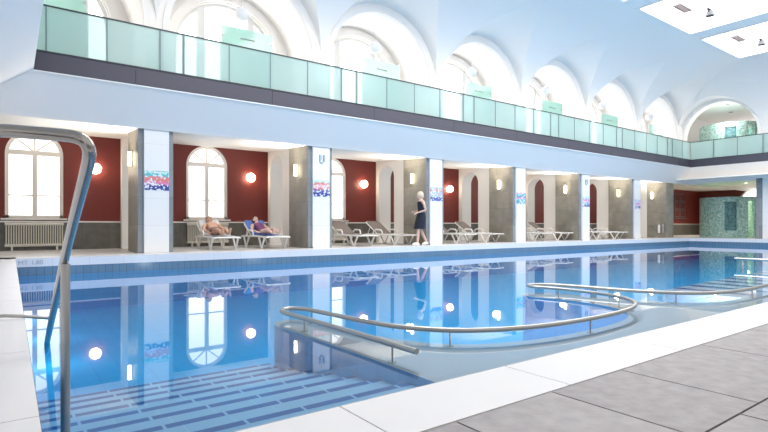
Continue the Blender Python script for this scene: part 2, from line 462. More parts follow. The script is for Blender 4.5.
# second flight of wide steps, right
mb = MB()
for i in range(9):
    x0 = 8.4+.5*i; z = -.43+.010*i
    mb.box(x0, x0+.36, 2.62, 3.95, ZF, z, 0); mb.box(x0+.36, x0+.5, 2.62, 3.95, ZF, z-.004, 1)
struct(mb.build('pool_steps', [M['tread_pale'], M['nosing_y']]), 'white underwater steps at the right end of the ledge', 'steps')
mb = MB(); mb.quad((XL,YN,ZW), (XR,YN,ZW), (XR,YE,ZW), (XL,YE,ZW))
struct(mb.build('pool_water', M['water']), 'still blue pool water mirroring the arcade', 'water')

# lamps added out of sight in pool walls and ledge to brighten the water
for i, (x, y, rz) in enumerate([(XL, 6.9, 90), (XL, 8.6, 90), (XL, 10.3, 90), (3.9, 2.68, 180), (8.0, 2.66, 180), (11.4, 2.62, 180), (14.5, YN, 180), (17.5, YN, 180), (20.5, YN, 180), (23.5, YN, 180)]):
    z = -.62
    e = empty('added_pool_lamp', (x, y, z), R(rz))          # local -Y points into the water
    m = MB(); m.tube([(0, .0, 0), (0, -.03, 0)], .10, 20); m.build('rim', M['steel_mat'], e)
    m = MB(); m.tube([(0, -.028, 0), (0, -.036, 0)], .08, 20); m.build('lens', M['uw'], e)
    tag(e, 'added underwater fill lamp in the %s' % (['left pool wall nearest the steps', 'middle of the left pool wall', 'left pool wall nearest the arcade', 'ledge front inside the curved rail bay', 'ledge front in the second rail bay', 'ledge front by the right-hand underwater steps'][i] if i < 6 else 'near pool wall beyond the ledge, number %d from it' % (i-5)), 'pool lamp', 'added underwater fill lamps')
    l = bpy.data.lights.new('pool_fill_light', 'AREA'); l.shape = 'DISK'; l.size = .16; l.energy = 6 if i < 3 else 32; l.color = (.9, .97, 1.0)
    o = bpy.data.objects.new('pool_fill_light', l); COL.objects.link(o)
    d = Vector((math.cos(R(rz-90)), math.sin(R(rz-90)), 0))
    o.location = Vector((x, y, z))+d*.05; o.rotation_euler = (R(90), 0, R(rz))
    o.rotation_euler = (-d+Vector((0,0,.12))).to_track_quat('Z', 'Y').to_euler()
# depth mark
def text(name, s, size, loc, rot, m, extrude=.002):
    cu = bpy.data.curves.new(name, 'FONT'); cu.body = s; cu.size = size; cu.extrude = extrude; cu.align_x = 'CENTER'; cu.align_y = 'CENTER'
    t = bpy.data.objects.new(name, cu); COL.objects.link(t)
    dg = bpy.context.evaluated_depsgraph_get()
    me = bpy.data.meshes.new_from_object(t.evaluated_get(dg)); me.name = name
    bpy.data.objects.remove(t)
    o = bpy.data.objects.new(name, me); me.materials.clear(); me.materials.append(m); COL.objects.link(o)
    o.location = loc; o.rotation_euler = rot
    return o
e = empty('depth_mark', (.31, YE-.003, -.078))
for nm, st, dx in (('letters', 'MT', -.125), ('digits', '1,80', .085)):
    t = text(nm, st, .105, (dx, 0, 0), (R(90), 0, 0), M['mark']); t.parent = e; t.scale = (1.05, 1, 1)
tag(e, 'grey MT 1,80 depth marking on the white far pool face at left', 'marking')

# ------------------------------------------------------------------ arcade: back wall, windows, cross walls, piers
mb = MB()
ops = [(C[b]-.06, .585, 2.33, .78) for b in range(6)]
arched_wall(mb, TX(YB), -1.6, 37, .70, 3.0, ops, .14, mi=0, mi_rev=1, back=False)
mb.quad((-1.6,YB-.012,0), (37,YB-.012,0), (37,YB-.012,.70), (-1.6,YB-.012,.70), 2)
struct(mb.build('wall_back', [M['red'], M['warm_white'], M['dark_stone']]), 'dark red back wall of the arcade over a dark stone base', 'wall')
mb = MB(); mb.box(-1.6, 37, YB-.05, YB, .68, .715)
struct(mb.build('trim_3', M['warm_white']), 'thin white ledge above the dark stone base', 'trim')

def low_window(i, cxw):
    T = TX(YB+.09); r = .585; zs = 2.33; zb0 = .78
    f = MB()
    arch_band(f, T, cxw, zs, zb0, r, r-.075, -.06, .03)
    f.box(cxw-r, cxw+r, YB+.03, YB+.12, zb0, zb0+.07)
    f.box(cxw-.05, cxw+.05, YB+.02, YB+.12, zb0, zs)
    f.box(cxw-r, cxw+r, YB+.01, YB+.12, zs-.02, zs+.09)
    f.box(cxw-r, cxw+r, YB+.06, YB+.10, 1.32, 1.35)
    for a in (45, 90, 135):
        f.tube([(cxw, YB+.08, zs+.06), (cxw+(r-.05)*math.cos(R(a)), YB+.08, zs+(r-.05)*math.sin(R(a)))], .022, 6)
    w = f.build('window_%d' % i, M['win_frame'])
    p = MB(); arch_pane(p, T, cxw, zs, zb0, r-.01, .04); p.build('pane', M['pane'], w)
    s = MB(); s.box(cxw-r-.08, cxw+r+.08, YB-.07, YB+.09, zb0-.04, zb0); s.build('sill', M['warm_white'], w)
    return struct(w, 'arched cream window in the red wall of ' + BAYS[i-1], 'window')
for b in range(6): low_window(b+1, C[b]-.06)

def radiator(b):
    e = empty('radiator', (C[b]-.06, YB-.11, 0))
    f = MB(); n = 24
    for k in range(n):
        x = -.56+1.12*k/(n-1)
        f.tube([(x, 0, .14), (x, 0, .63)], .013, 8); f.tube([(x, .05, .14), (x, .05, .63)], .013, 8)
    f.build('fins', M['radiator'], e, smooth=True)
    h = MB()
    for z in (.13, .64): h.tube([(-.59, .025, z), (.59, .025, z)], .035, 10)
    h.build('header', M['radiator'], e, smooth=True)
    for x in (-.45, .45):
        q = MB(); q.box(x-.02, x+.02, -.01, .06, 0, .13); q.build('foot', M['radiator'], e)
    return tag(e, ['white column radiator below the window at far left', 'white column radiator behind the two sunbathers', 'white column radiator behind the empty taupe loungers'][b], 'radiator', 'radiators under the arcade windows')
for b in range(3): radiator(b)

ORD = ['outside-left', 'first', 'second', 'third', 'fourth', 'fifth', 'sixth']
for k, x in enumerate(PX):
    mb = MB()
    arched_wall(mb, TY(x), 13.3, YB, 0, 3.0, [(14.41, .44, 2.27, 0)], PW)
    mb.quad((x,13.3,0), (x+PW,13.3,0), (x+PW,13.3,3), (x,13.3,3))
    struct(mb.build('wall_cross', M['warm_white']), 'white cross wall with arched passage behind the %s pier from the left' % ORD[k], 'wall')
    mb = MB(); mb.box(x-.11, x+PW+.10, YP+.09, 13.3, 0, 2.95, 0)
    p = struct(mb.build('pillar', M['stone']), '%s stone-clad pier from the left' % ORD[k], 'pillar')
    q = MB(); q.box(x-.112, x+PW+.102, YP+.06, YP+.13, 0, 2.85); q.build('stone_edge', M['stone_edge'], p)
    q = MB(); q.box(x, x+PW, YP, YP+.07, 0, 2.80); q.build('tile_panel', M['white_tile'], p, bevel=.004)
    q = MB(); q.box(x-.005, x+PW+.005, YP+.005, YP+.1, 0, .03); q.build('plinth', M['stone_edge'], p)
# corner pier, all stone
mb = MB(); mb.box(26.06, 26.79, YP, 13.05, 0, 2.95)
p = struct(mb.build('pillar', M['stone']), 'all-stone corner pier at the right end of the arcade', 'pillar')
mb = MB(); mb.box(26.06, 26.79, 13.05, YB, 0, 3.0)
struct(mb.build('wall_cross', M['warm_white']), 'white cross wall behind the corner pier', 'wall')

# ceiling of the arcade and right room
mb = MB()
mb.quad((-1.6,YP-.04,ZC0), (26.8,YP-.04,ZC0), (26.8,YB+.1,ZC1+.02), (-1.6,YB+.1,ZC1+.02))
mb.box(26.79, 37.1, -2, YB+.1, 2.86, 2.92); mb.box(26.79, 37.1, YP-.04, YP+.1, 2.72, 2.86)
struct(mb.build('ceiling_arcade', M['warm_white']), 'white ceiling of the arcade bays', 'ceiling')
# gallery slab soffits (sloping down from the edge to the piers)
mb = MB()
XLw = -.9
mb.quad((XGL,YG,ZGB), (XGR,YG,ZGB), (XGR+.55,YP-.02,ZC0-.01), (XLw,YP-.02,ZC0-.01))
mb.quad((XGL,-3,ZGB), (XGL,YG,ZGB), (XLw,YP-.02,ZC0-.01), (XLw,-3,ZC0-.01))
mb.quad((XGR,-3,ZGB), (XGR,YG,ZGB), (XGR+.55,YP-.02,ZC0-.01), (XGR+.55,-3,ZC0-.01))
mb.quad((-1.6,-3,ZC0-.01), (XLw,-3,ZC0-.01), (XLw,YP,ZC0-.01), (-1.6,YP,ZC0-.01))
struct(mb.build('ceiling_soffit', M['soffit']), 'sloping white underside of the gallery', 'ceiling')
mb = MB(); mb.box(-4, 37, YG+.03, YU+.1, ZGT-.05, ZGT); mb.box(-4, XGL-.03, -3, YG+.03, ZGT-.05, ZGT); mb.box(XGR+.03, 37, -3, YG+.03, ZGT-.05, ZGT)
struct(mb.build('floor_gallery', M['arc_floor']), 'floor of the gallery behind the balustrade', 'floor')

# fascia: dark panels with joints and bolt heads, pale drip edge below
mb = MB()
fx = [XGL] + [2.07+2.98*k for k in range(9)] + [XGR]
for i in range(len(fx)-1):
    mb.box(fx[i]+.004, fx[i+1]-.004, YG, YG+.05, ZGB, ZGT, 0)
    n = max(1, int((fx[i+1]-fx[i])/.48))
    for k in range(n):
        for z in (ZGB+.09, ZGT-.09):
            mb.tube([(fx[i]+.2+.48*k, YG-.004, z), (fx[i]+.2+.48*k, YG+.01, z)], .008, 6, mi=1)
mb.box(XGL-.06, XGR+.06, YG+.04, YG+.06, ZGB, ZGT, 1)
mb.box(XGL-.02, XGR+.02, YG-.012, YG+.05, ZGT, ZGT+.03, 1)
mb.box(XGL, XGR, YG-.002, YG+.03, ZGB-.022, ZGB, 2)
for xa, s in ((XGL, -1), (XGR, 1)):
    x0, x1 = sorted((xa, xa+s*.05))
    for i in range(5):
        mb.box(x0, x1, YG-2.98*(i+1)+.004, YG-2.98*i-.004, ZGB, ZGT, 0)
    mb.box(*sorted((xa-s*.012, xa+s*.05)), -3, YG, ZGT, ZGT+.03, 1)
struct(mb.build('trim_4', [M['fascia'], M['dark_metal'], M['white_plastic']]), 'dark metal fascia band along the gallery edge', 'fascia')

# balustrades
def balustrade(T, spots, posts, label):
    e = empty('glass_balustrade', T(spots[0], 0, ZGT))
    inv = Matrix.Translation(-Vector(T(spots[0], 0, ZGT)))
    def bld(m, name, mat):
        m.v = [tuple(inv @ Vector(v)) for v in m.v]; return m.build(name, mat, e)
    def tb(m, a0, a1, b0, b1, z0, z1):
        p, q = T(a0, b0, z0), T(a1, b1, z1)
        m.box(min(p[0],q[0]), max(p[0],q[0]), min(p[1],q[1]), max(p[1],q[1]), z0, z1)
    for i in range(len(spots)-1):
        m = MB(); tb(m, spots[i]+.004, spots[i+1]-.004, .018, .034, ZGT+.03, ZGL-.02); bld(m, 'glass_panel', M['satin'])
    for a in spots[1:-1]:
        m = MB(); tb(m, a-.011, a+.011, .012, .040, ZGT+.03, ZGL-.02); bld(m, 'joint_profile', M['joint_green'])
    for a in posts:
        m = MB(); tb(m, a-.022, a+.022, .03, .075, ZGT+.03, ZGL-.01); bld(m, 'post', M['steel_mat'])
    m = MB(); tb(m, spots[0], spots[-1], .005, .05, ZGL-.025, ZGL); bld(m, 'top_rail', M['dark_metal'])
    return tag(e, label, 'balustrade')
sp = [XGL, .54, 1.55, 2.54]; x = 2.54; posts = [2.54]
while x < 26:
    sp.append(x+.48); posts.append(x+.48)
    for k in range(1, 5): sp.append(x+.48+k*.995)
    x = x+.48+4*.995; posts.append(x)
sp = [s for s in sp if s < XGR-.1]+[XGR]; posts = [p for p in posts if p < XGR-.1]+[XGR-.03]
balustrade(TX(YG), sp, posts, 'long satin green glass balustrade along the gallery above the arcade')
balustrade(lambda a, b, z: (XGL-b, a, z), [YG-1.0*k for k in range(13, -1, -1)], [YG-4*k for k in range(1, 4)], 'glass balustrade of the left gallery seen edge-on')
balustrade(lambda a, b, z: (XGR+b, a, z), [YG-1.0*k for k in range(13, -1, -1)], [YG-1, YG-3.0, YG-5], 'glass balustrade of the right-hand end gallery')

# ------------------------------------------------------------------ upper hall
ZS = 5.0
mb = MB()
arched_wall(mb, TX(YP), -4, 27.84, ZGT, 7.3, [(c, 1.81, ZS, ZGT) for c in C], YU-YP, n=72, back=False)
for c in C: arch_band(mb, TX(YP), c, ZS, ZGT, 1.81, 1.95, -.025, .02, n=72)
struct(mb.build('wall_nave', M['plaster']), 'white upper wall with deep round-arched niches', 'wall')
mb = MB()
arched_wall(mb, TX(YU), -4, 37, ZGT, 7.3, [(c, 1.36, 5.15, ZGT+.35) for c in C], .25, n=36, back=False)
for c in C:
    arch_band(mb, TX(YU), c, 5.15, ZGT+.3, 1.40, 1.58, -.07, .02, n=36)
struct(mb.build('wall_upper', M['plaster']), 'white back wall of the upper niches', 'wall')
for b, c in enumerate(C):
    f = MB(); T = TX(YU+.15)
    arch_band(f, T, c, 5.15, ZGT+.35, 1.36, 1.28, -.06, .05, n=36)
    for s in (-1, 1): f.box(c+s*.67-.10, c+s*.67+.10, YU+.08, YU+.22, ZGT+.35, 5.15+1.15)
    w = f.build('window_%d' % (b+10), M['white_frame'], smooth=True)
    p = MB(); arch_pane(p, T, c, 5.15, ZGT+.35, 1.34, .06, n=36); p.build('pane', M['pane_up'], w)
    struct(w, 'large three-light arched upper window, number %d from the left' % (b+1), 'window')

# vault: flat ceiling, cove, lunettes over each arch
ZT = 7.5; YC = 8.42; XC = 24.3
def zc(x, y):
    z = ZT
    if y > YC: z = min(z, ZS+(ZT-ZS)*math.sqrt(max(0, 1-((y-YC)/(YP-YC))**2)))
    if x > XC: z = min(z, ZS+(ZT-ZS)*math.sqrt(max(0, 1-((x-XC)/(27.84-XC))**2)))
    for c in (C[max(0, min(6, int(round((x-C[0])/BAY))))],):
        d = abs(x-c)
        if d < 2.06: z = max(z, min(ZT, ZS+math.sqrt(2.06**2-d*d)*(1.0)+.10*(YP-y)*(1-(d/2.06)**2)) if x < XC+3.6 else z)
    d = abs(y-10.46)
    if d < 1.75 and x > XC: z = max(z, min(ZT, ZS+math.sqrt(1.75**2-d*d)))
    return z
nx, ny = 1500, 110
vs = []; fs = []
for i in range(nx+1):
    x = -4+(27.84+4)*i/nx
    for j in range(ny+1):
        y = YC+(YP-YC)*math.sin(PI/2*j/ny); vs.append((x, y, zc(x, y)))
for i in range(nx):
    for j in range(ny):
        a = i*(ny+1)+j; fs.append((a, a+ny+1, a+ny+2, a+1))
k0 = len(vs)
for i in range(37):
    x = XC+(27.84-XC)*math.sin(PI/2*i/36)
    for y in (1.2, YC): vs.append((x, y, ZS+(ZT-ZS)*math.sqrt(max(0, 1-((x-XC)/(27.84-XC))**2))))
for i in range(36): fs.append((k0+2*i, k0+2*i+2, k0+2*i+3, k0+2*i+1))
mb = MB(); mb.add(vs, fs)
struct(mb.build('ceiling', M['plaster']), 'white vaulted ceiling with lunettes over the arches', 'ceiling')
# flat centre with skylight wells
SKY = [(2.6, 6.13), (7.09, 10.62), (11.58, 15.10), (16.07, 19.60), (20.56, 24.0)]
SY0, SY1 = 4.6, 8.27
mb = MB()
cur = -4
for a, b in SKY:
    mb.quad((cur,SY0,ZT), (a,SY0,ZT), (a,SY1,ZT), (cur,SY1,ZT)); cur = b
mb.quad((cur,SY0,ZT), (XC,SY0,ZT), (XC,SY1,ZT), (cur,SY1,ZT))
mb.quad((-4,SY1,ZT), (XC,SY1,ZT), (XC,YC,ZT), (-4,YC,ZT))
mb.quad((-4,1.2,ZT), (XC,1.2,ZT), (XC,SY0,ZT), (-4,SY0,ZT))
for a, b in SKY:
    for p, q in (((a,SY0),(b,SY0)), ((b,SY0),(b,SY1)), ((b,SY1),(a,SY1)), ((a,SY1),(a,SY0))):
        mb.quad((*p,ZT), (*q,ZT), (*q,ZT+.14), (*p,ZT+.14))
struct(mb.build('ceiling_flat', M['plaster']), 'flat pale ceiling around the skylights', 'ceiling')
for i, (a, b) in enumerate(SKY):
    f = MB()
    for (x0, x1, y0, y1) in ((a-.09, b+.09, SY1, SY1+.09), (a-.09, b+.09, SY0-.09, SY0), (a-.09, a, SY0, SY1), (b, b+.09, SY0, SY1)):
        f.box(x0, x1, y0, y1, ZT-.045, ZT+.01)
    w = f.build('window_%d' % (20+i), M['plaster'])
    p = MB(); p.quad((a,SY0,ZT+.1), (b,SY0,ZT+.1), (b,SY1,ZT+.1), (a,SY1,ZT+.1)); p.build('pane', M['sky_pane'], w)
    struct(w, 'bright rectangular skylight, number %d along the ceiling' % (i+1), 'skylight')
for i in (3, 4):
    a = SKY[i][0]
    e = empty('ceiling_vent', (a+1.28, 7.55, ZT+.06))
    f = MB(); f.box(-.42, .42, -.13, -.10, -.02, .035); f.box(-.42, .42, .10, .13, -.02, .035); f.box(-.42, -.39, -.10, .10, -.02, .035); f.box(.39, .42, -.10, .10, -.02, .035)
    f.build('frame', M['grille'], e)
    f = MB()
    for k in range(14): f.box(-.38+.057*k, -.38+.057*k+.025, -.10, .10, -.01, .01)
    f.build('slats', M['grille'], e)
    tag(e, 'grey slatted vent on the %s skylight pane' % ('larger nearer' if i == 3 else 'far-right end'), 'vent')
    e = empty('ceiling_spotlight', (a+2.15, 7.1, ZT+.095))
    f = MB(); f.lathe([(.0, 0), (.03, 0), (.03, -.05), (.1, -.05), (.14, -.22), (.0, -.2)], n=14); f.build('housing', M['dark_metal'], e, smooth=True)
    f = MB(); f.box(-.2, .2, -.05, .05, -.035, 0); f.build('bracket', M['dark_metal'], e)
    tag(e, 'small dark spotlight on the %s skylight pane' % ('larger nearer' if i == 3 else 'far-right end'), 'spotlight')

# end wall of the hall (right), upper room behind it
mb = MB()
arched_wall(mb, TY(27.84), -3, 12.1, ZGT, 7.6, [(10.46, 1.62, ZS, ZGT)], .45, n=36, back=True)
arch_band(mb, TY(27.84), 10.46, ZS, ZGT, 1.62, 1.76, -.05, .02, n=36)
struct(mb.build('wall_end', M['plaster']), 'white end wall of the upper hall with one round arch', 'wall')
mb = MB()
T = TY(36.9)
arched_wall(mb, T, -3, YU+1.6, ZGT, 7.0, [(11.3, 1.3, 5.2, ZGT+.5)], .2, back=False)
mb.quad((28.2,YU+.1,ZGT), (37,YU+.1,ZGT), (37,YU+.1,7), (28.2,YU+.1,7))
struct(mb.build('wall_upper_right', M['plaster']), 'white walls of the upper room beyond the end arch', 'wall')
mb = MB(); mb.quad((28.2,-3,6.95), (37.1,-3,6.95), (37.1,YU+1.6,6.95), (28.2,YU+1.6,6.95))
struct(mb.build('ceiling_upper_right', M['plaster']), 'flat ceiling of the upper room beyond the end arch', 'ceiling')
f = MB(); arch_band(f, TY(36.95), 11.3, 5.2, ZGT+.5, 1.3, 1.2, -.05, .05)
w = f.build('window_30', M['white_frame']); p = MB(); arch_pane(p, TY(36.95), 11.3, 5.2, ZGT+.5, 1.29, .05); p.build('pane', M['pane_up'], w)
struct(w, 'arched window of the upper room behind the mosaic cabin', 'window')
# right room below
mb = MB()
arched_wall(mb, TY(36.95), -3, YB, 0, 3.0, [(11.75, 1.0, 1.98, .8)], .15, back=False, mi=0)
struct(mb.build('wall_right', M['wood_red']), 'brown-red end wall of the room beyond the pool', 'wall')
f = MB(); arch_band(f, TY(37.0), 11.75, 1.98, .8, 1.0, .92, -.05, .05); f.box(36.96, 37.05, 10.75, 12.75, 2.0, 2.07)
w = f.build('window_7', M['win_frame']); p = MB(); arch_pane(p, TY(37.0), 11.75, 1.98, .8, .99, .05); p.build('pane', M['pane'], w)
struct(w, 'arched window of the room beyond the pool, behind the lower mosaic cabin', 'window')
# white pier at the right edge of the pool hall
mb = MB(); mb.box(27.72, 28.2, 5.6, 8.65, 0, 2.86)
p = struct(mb.build('pillar', M['white_tile']), 'white tiled pier at the right edge of the photo', 'pillar')
q = MB(); q.box(27.70, 28.22, 8.62, 8.86, 0, 2.86); q.build('stone_edge', M['stone_edge'], p)
mb = MB(); mb.box(-1.7, -1.6, -3, 15.1, 0, 3.9)
struct(mb.build('wall_left', M['white_tile']), 'white tiled wall behind the left deck', 'wall')

# mosaic cabins
def cabin(z, label):
    cx0, cy0, r, h = 31.0, 11.1, 1.40, 2.08
    e = empty('mosaic_cabin', (cx0, cy0, z))
    def seg(m, a0, a1, z0, z1, ro, ri, n=6, mi=0):
        for i in range(n):
            p, q = R(a0+(a1-a0)*i/n), R(a0+(a1-a0)*(i+1)/n)
            P = [(rr*math.cos(t), rr*math.sin(t), zz) for zz in (z0, z1) for t in (p, q) for rr in (ro, ri)]
            m.add(P, [(0,2,6,4), (1,3,7,5), (4,6,7,5), (0,1,3,2), (0,4,5,1), (2,3,7,6)], mi)
    m = MB()   # camera looks along about +23 deg; the visible face is centred on 200 deg
    n1 = (190, 211) ; n2 = (232, 247)
    seg(m, -113, n1[0], 0, h, r, r-.14, 80)
    seg(m, n1[0], n1[1], 0, .35, r, r-.14); seg(m, n1[0], n1[1], 1.83, h, r, r-.14)
    seg(m, n1[1], n2[0], 0, h, r, r-.14, 8)
    seg(m, n2[0], n2[1], 1.86, h, r, r-.14)
    m.build('wall', M['mosaic'], e)
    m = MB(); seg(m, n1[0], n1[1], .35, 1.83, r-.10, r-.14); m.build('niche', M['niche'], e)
    return tag(e, label, 'cabin', 'round mosaic cabins')
cabin(0, 'lower round green mosaic shower cabin beyond the right end of the pool')
cabin(ZGT, 'upper round green mosaic cabin seen through the end arch above')

# ------------------------------------------------------------------ lamps
def plight(name, loc, e, col, r=.08):
    l = bpy.data.lights.new(name, 'POINT'); l.energy = e; l.color = col; l.shadow_soft_size = r
    o = bpy.data.objects.new(name, l); COL.objects.link(o); o.location = loc; return o
for b in range(6):
    x = C[b]+1.215
    e = empty('globe_wall_lamp', (x, YB-.012, 2.06))
    m = MB(); m.ball((0, -.10, 0), .135, 24); m.build('globe', M['globe'], e, smooth=True)
    m = MB(); m.tube([(0, 0.01, 0), (0, -.03, 0)], .10, 20); m.build('back_plate', M['lamp_base'], e)
    tag(e, 'round globe lamp on the red wall of ' + BAYS[b], 'wall lamp', 'globe lamps on the red wall')
for k, x in enumerate(PX[1:]+[26.06]):
    xs0 = x-.11 if k < 6 else x
    e = empty('pier_sconce', (xs0, 12.78, 2.12))
    m = MB(); m.tube([(-.055, 0, -.155), (-.055, 0, .155)], .046, 16); m.build('glass_tube', M['sconce'], e, smooth=True)
    m = MB(); m.box(-.03, 0, -.035, .035, -.17, .17); m.build('back_plate', M['lamp_base'], e)
    where = ['the pier left of the two sunbathers', 'the pier right of the two sunbathers', 'the pier right behind the walking woman', 'the fourth stone pier from the left',
             'the fifth stone pier from the left', 'the sixth stone pier from the left', 'the corner stone pier'][k]
    tag(e, 'glowing upright tube sconce on ' + where, 'sconce', 'tube sconces on the stone piers')
    l = bpy.data.lights.new('sconce_uplight', 'SPOT'); l.energy = 190.; l.color = (1., .91, .77); l.shadow_soft_size = .12; l.spot_size = R(165); l.spot_blend = 1.
    o = bpy.data.objects.new('sconce_uplight', l); COL.objects.link(o); o.location = (xs0-.20, 12.78, 2.06); o.rotation_euler = (R(180), R(-38), 0)
for b, c in enumerate(C):
    e = empty('pendant_lamp', (c+.06, 12.62, 5.97))
    m = MB(); m.ball((0, 0, 0), .18, 24); m.build('globe', M['pend'], e, smooth=True)
    m = MB(); m.tube([(0, 0, .17), (0, 0, .86)], .006, 6); m.build('cord', M['lamp_base'], e)
    m = MB(); m.lathe([(0, .88), (.05, .88), (.05, .84), (0, .82)], n=14); m.build('canopy', M['lamp_base'], e)
    tag(e, 'white globe pendant lamp hanging in upper niche %s' % ['at the far left edge', 'above the two sunbathers', 'above the walking woman', 'third from the right-hand sunbather', 'fifth from the left', 'second from the end arch', 'next to the end arch'][b], 'pendant lamp', 'pendant globes in the niches')
    e = empty('glass_screen', (c+.10, 12.32, ZGT))
    m = MB(); m.box(-.66, .66, -.008, .008, .04, 1.64); m.build('glass_panel', M['screen'], e)
    for sx in (-1, 1):
        for z in (.35, 1.42):
            m = MB(); m.tube([(sx*.61, -.02, z), (sx*.61, .02, z)], .028, 14); m.build('fixing', M['steel_mat'], e)
        m = MB(); m.box(sx*.66-.02, sx*.66+.02, -.015, .03, 0, 1.68); m.build('post', M['white_plastic'], e)
    m = MB(); m.tube([(-.17, -.025, 1.40), (.17, -.025, 1.40)], .012, 8)
    for sx in (-1, 1): m.tube([(sx*.17, -.025, 1.40), (sx*.17, -.008, 1.40)], .022, 10)
    m.build('handle', M['steel_mat'], e)
    tag(e, 'pale green glass screen standing in upper niche %s' % ['at the far left edge', 'above the two sunbathers', 'above the walking woman', 'third left of the end arch'if False else 'fourth from the left', 'fifth from the left', 'second from the end arch', 'next to the end arch'][b], 'glass screen', 'glass screens in the niches')

# downlights, lower right room and upper right room
def downlight(x, y, z, label, mat, r=.13):
    e = empty('ceiling_downlight', (x, y, z))
    m = MB(); m.lathe([(r*.72, -.005), (r, -.012), (r, 0), (r*.72, .0)], n=20); m.build('ring', M['white_plastic'], e)
    m = MB(); m.lathe([(0, -.004), (r*.72, -.004)], n=20); m.build('lens', mat, e)
    return tag(e, label, 'downlight', 'downlights in the ceilings at the right end')
downlight(31.6, 12.6, 2.855, 'lit round downlight above the left side of the lower mosaic cabin', M['spot'], .11)
downlight(33.3, 12.7, 2.855, 'lit round downlight above the back of the lower mosaic cabin', M['spot'], .11)
downlight(31.4, 10.5, 2.855, 'lit round downlight above the right side of the lower mosaic cabin', M['spot'], .11)
for i, (x, y) in enumerate(((29.8, 11.6), (30.2, 10.9), (29.4, 10.0), (32.5, 11.6), (32.0, 10.6))):
    downlight(x, y, 6.945, 'dark round downlight in the upper end-room ceiling, ' + ['left of the others', 'top middle one', 'rightmost one', 'lower left one', 'lower middle one'][i], M['grille'], .16)
for p in ((31.6, 12.75, 2.80), (33.3, 12.8, 2.80), (31.4, 9.9, 2.80)):
    l = bpy.data.lights.new('downlight_beam', 'SPOT'); l.energy = 260.; l.color = (1., .86, .66); l.spot_size = R(150); l.spot_blend = .8; l.shadow_soft_size = .08
    o = bpy.data.objects.new('downlight_beam', l); COL.objects.link(o); o.location = p
plight('cabin_light', (30.9, 10.3, 1.2), 5., (.75, 1., .25), .1)
plight('upper_cabin_fill', (31.0, 11.1, 5.4), 25., (.7, 1., .95), .15)  # added fill without a fixture, inside the upper cabin
plight('upper_room_fill', (29.3, 10.6, 6.0), 110., (1., .97, .93), .3)  # added fill without a fixture, brightens the room behind the end arch

# ------------------------------------------------------------------ signs and art on the piers
TEAL, CORAL, PINK, NAVY, SKYB, MINT = (.10, .50, .56), (.72, .22, .22), (.70, .22, .45), (.045, .06, .30), (.30, .52, .72), (.40, .68, .62)
pals = [[NAVY, NAVY, PINK, CORAL, CORAL, TEAL, MINT, TEAL], [NAVY, NAVY, (.10,.10,.42), CORAL, (.75,.45,.48), CORAL, MINT, SKYB],
        [(.10,.14,.44), NAVY, SKYB, (.62,.42,.52), SKYB, CORAL, SKYB, SKYB], [SKYB, (.08,.28,.42), TEAL, PINK, (.10,.25,.40), TEAL, PINK, MINT],
        [NAVY, (.12,.16,.5), SKYB, (.55,.45,.66), PINK, SKYB, MINT, SKYB], [(.4,.3,.62), NAVY, (.35,.4,.66), PINK, (.5,.45,.7), SKYB, PINK, SKYB]]
desc = ['teal, coral and navy abstract picture strip on the pier left of the sunbathers', 'coral, mint and navy abstract picture strip on the pier right of the sunbathers',
        'pale blue and navy abstract picture strip on the pier beside the walking woman', 'pink and teal abstract picture strip on the fourth pier from the left',
        'lilac and blue abstract picture strip on the fifth pier from the left', 'violet abstract picture strip on the sixth pier from the left']
for k, x in enumerate(PX[1:]):
    m = MB(); m.box(-PW/2+.004, PW/2-.004, -.006, 0, -.215, .215)
    o = m.build('picture_strip', art('picture_%d' % k, k+1, pals[k]), loc=(x+PW/2, YP-.0005, 1.595))
    tag(o, desc[k], 'picture', 'picture strips on the piers')
    if k in (1, 4):
        m = MB(); pts = [(-.055, 0, .14), (-.055, 0, .02)] + [(.055*math.cos(a), 0, -.02+.06*math.sin(a)) for a in [PI+PI*i/10 for i in range(11)]] + [(.055, 0, .02), (.055, 0, .14)]
        m.tube(pts, .012, 8); m.tube([(.095, 0, .15), (.095, 0, -.04)], .006, 6); m.tube([(-.015, 0, .14), (-.015, 0, .0)], .006, 6)
        o = m.build('pier_sign', M['sign'], loc=(x+PW/2, YP-.008, 2.36))
        tag(o, 'small blue-grey U sign high on the ' + ('pier right of the sunbathers' if k == 1 else 'fifth pier from the left'), 'sign', 'U signs on the piers')

# wire frame on red wall, dispensers on corner pier
e = empty('wall_rack', (34.1, YB-.012, 1.2))
for i in range(3):
    for j in range(2):
        m = MB(); x0, z0 = -.75+.78*j, -.05+.5*i
        for (a, b, c2, d) in ((x0, x0+.7, z0, z0+.03), (x0, x0+.7, z0+.41, z0+.44), (x0, x0+.03, z0, z0+.44), (x0+.67, x0+.7, z0, z0+.44)):
            m.box(a, b, -.04, 0, c2, d)
        m.build('frame', M['grille'], e)
m = MB(); m.box(-.8, .8, -.12, 0, -.16, -.12); m.build('shelf', M['grille'], e)
tag(e, 'grey six-pocket wire rack on the red wall left of the mosaic cabin', 'wall rack')
for i, y in enumerate((12.42, 12.24)):
    e = empty('dispenser', (26.06, y, .42))
    m = MB(); m.tube([(-.07, 0, -.18), (-.07, 0, .20)], .06, 16); m.build('body', M['white_plastic'] if i == 0 else M['steel_mat'], e, smooth=True)
    m = MB(); m.lathe([(.0, .20), (.063, .20), (.05, .24), (0, .25)], c=(-.07, 0, 0), n=16); m.build('cap', M['steel_mat'], e)
    m = MB(); m.box(-.03, .0, -.04, .04, -.1, .12); m.build('bracket', M['steel_mat'], e)
    tag(e, ('white' if i == 0 else 'grey steel')+' upright tube dispenser low on the corner stone pier', 'dispenser', 'dispensers on the corner pier')

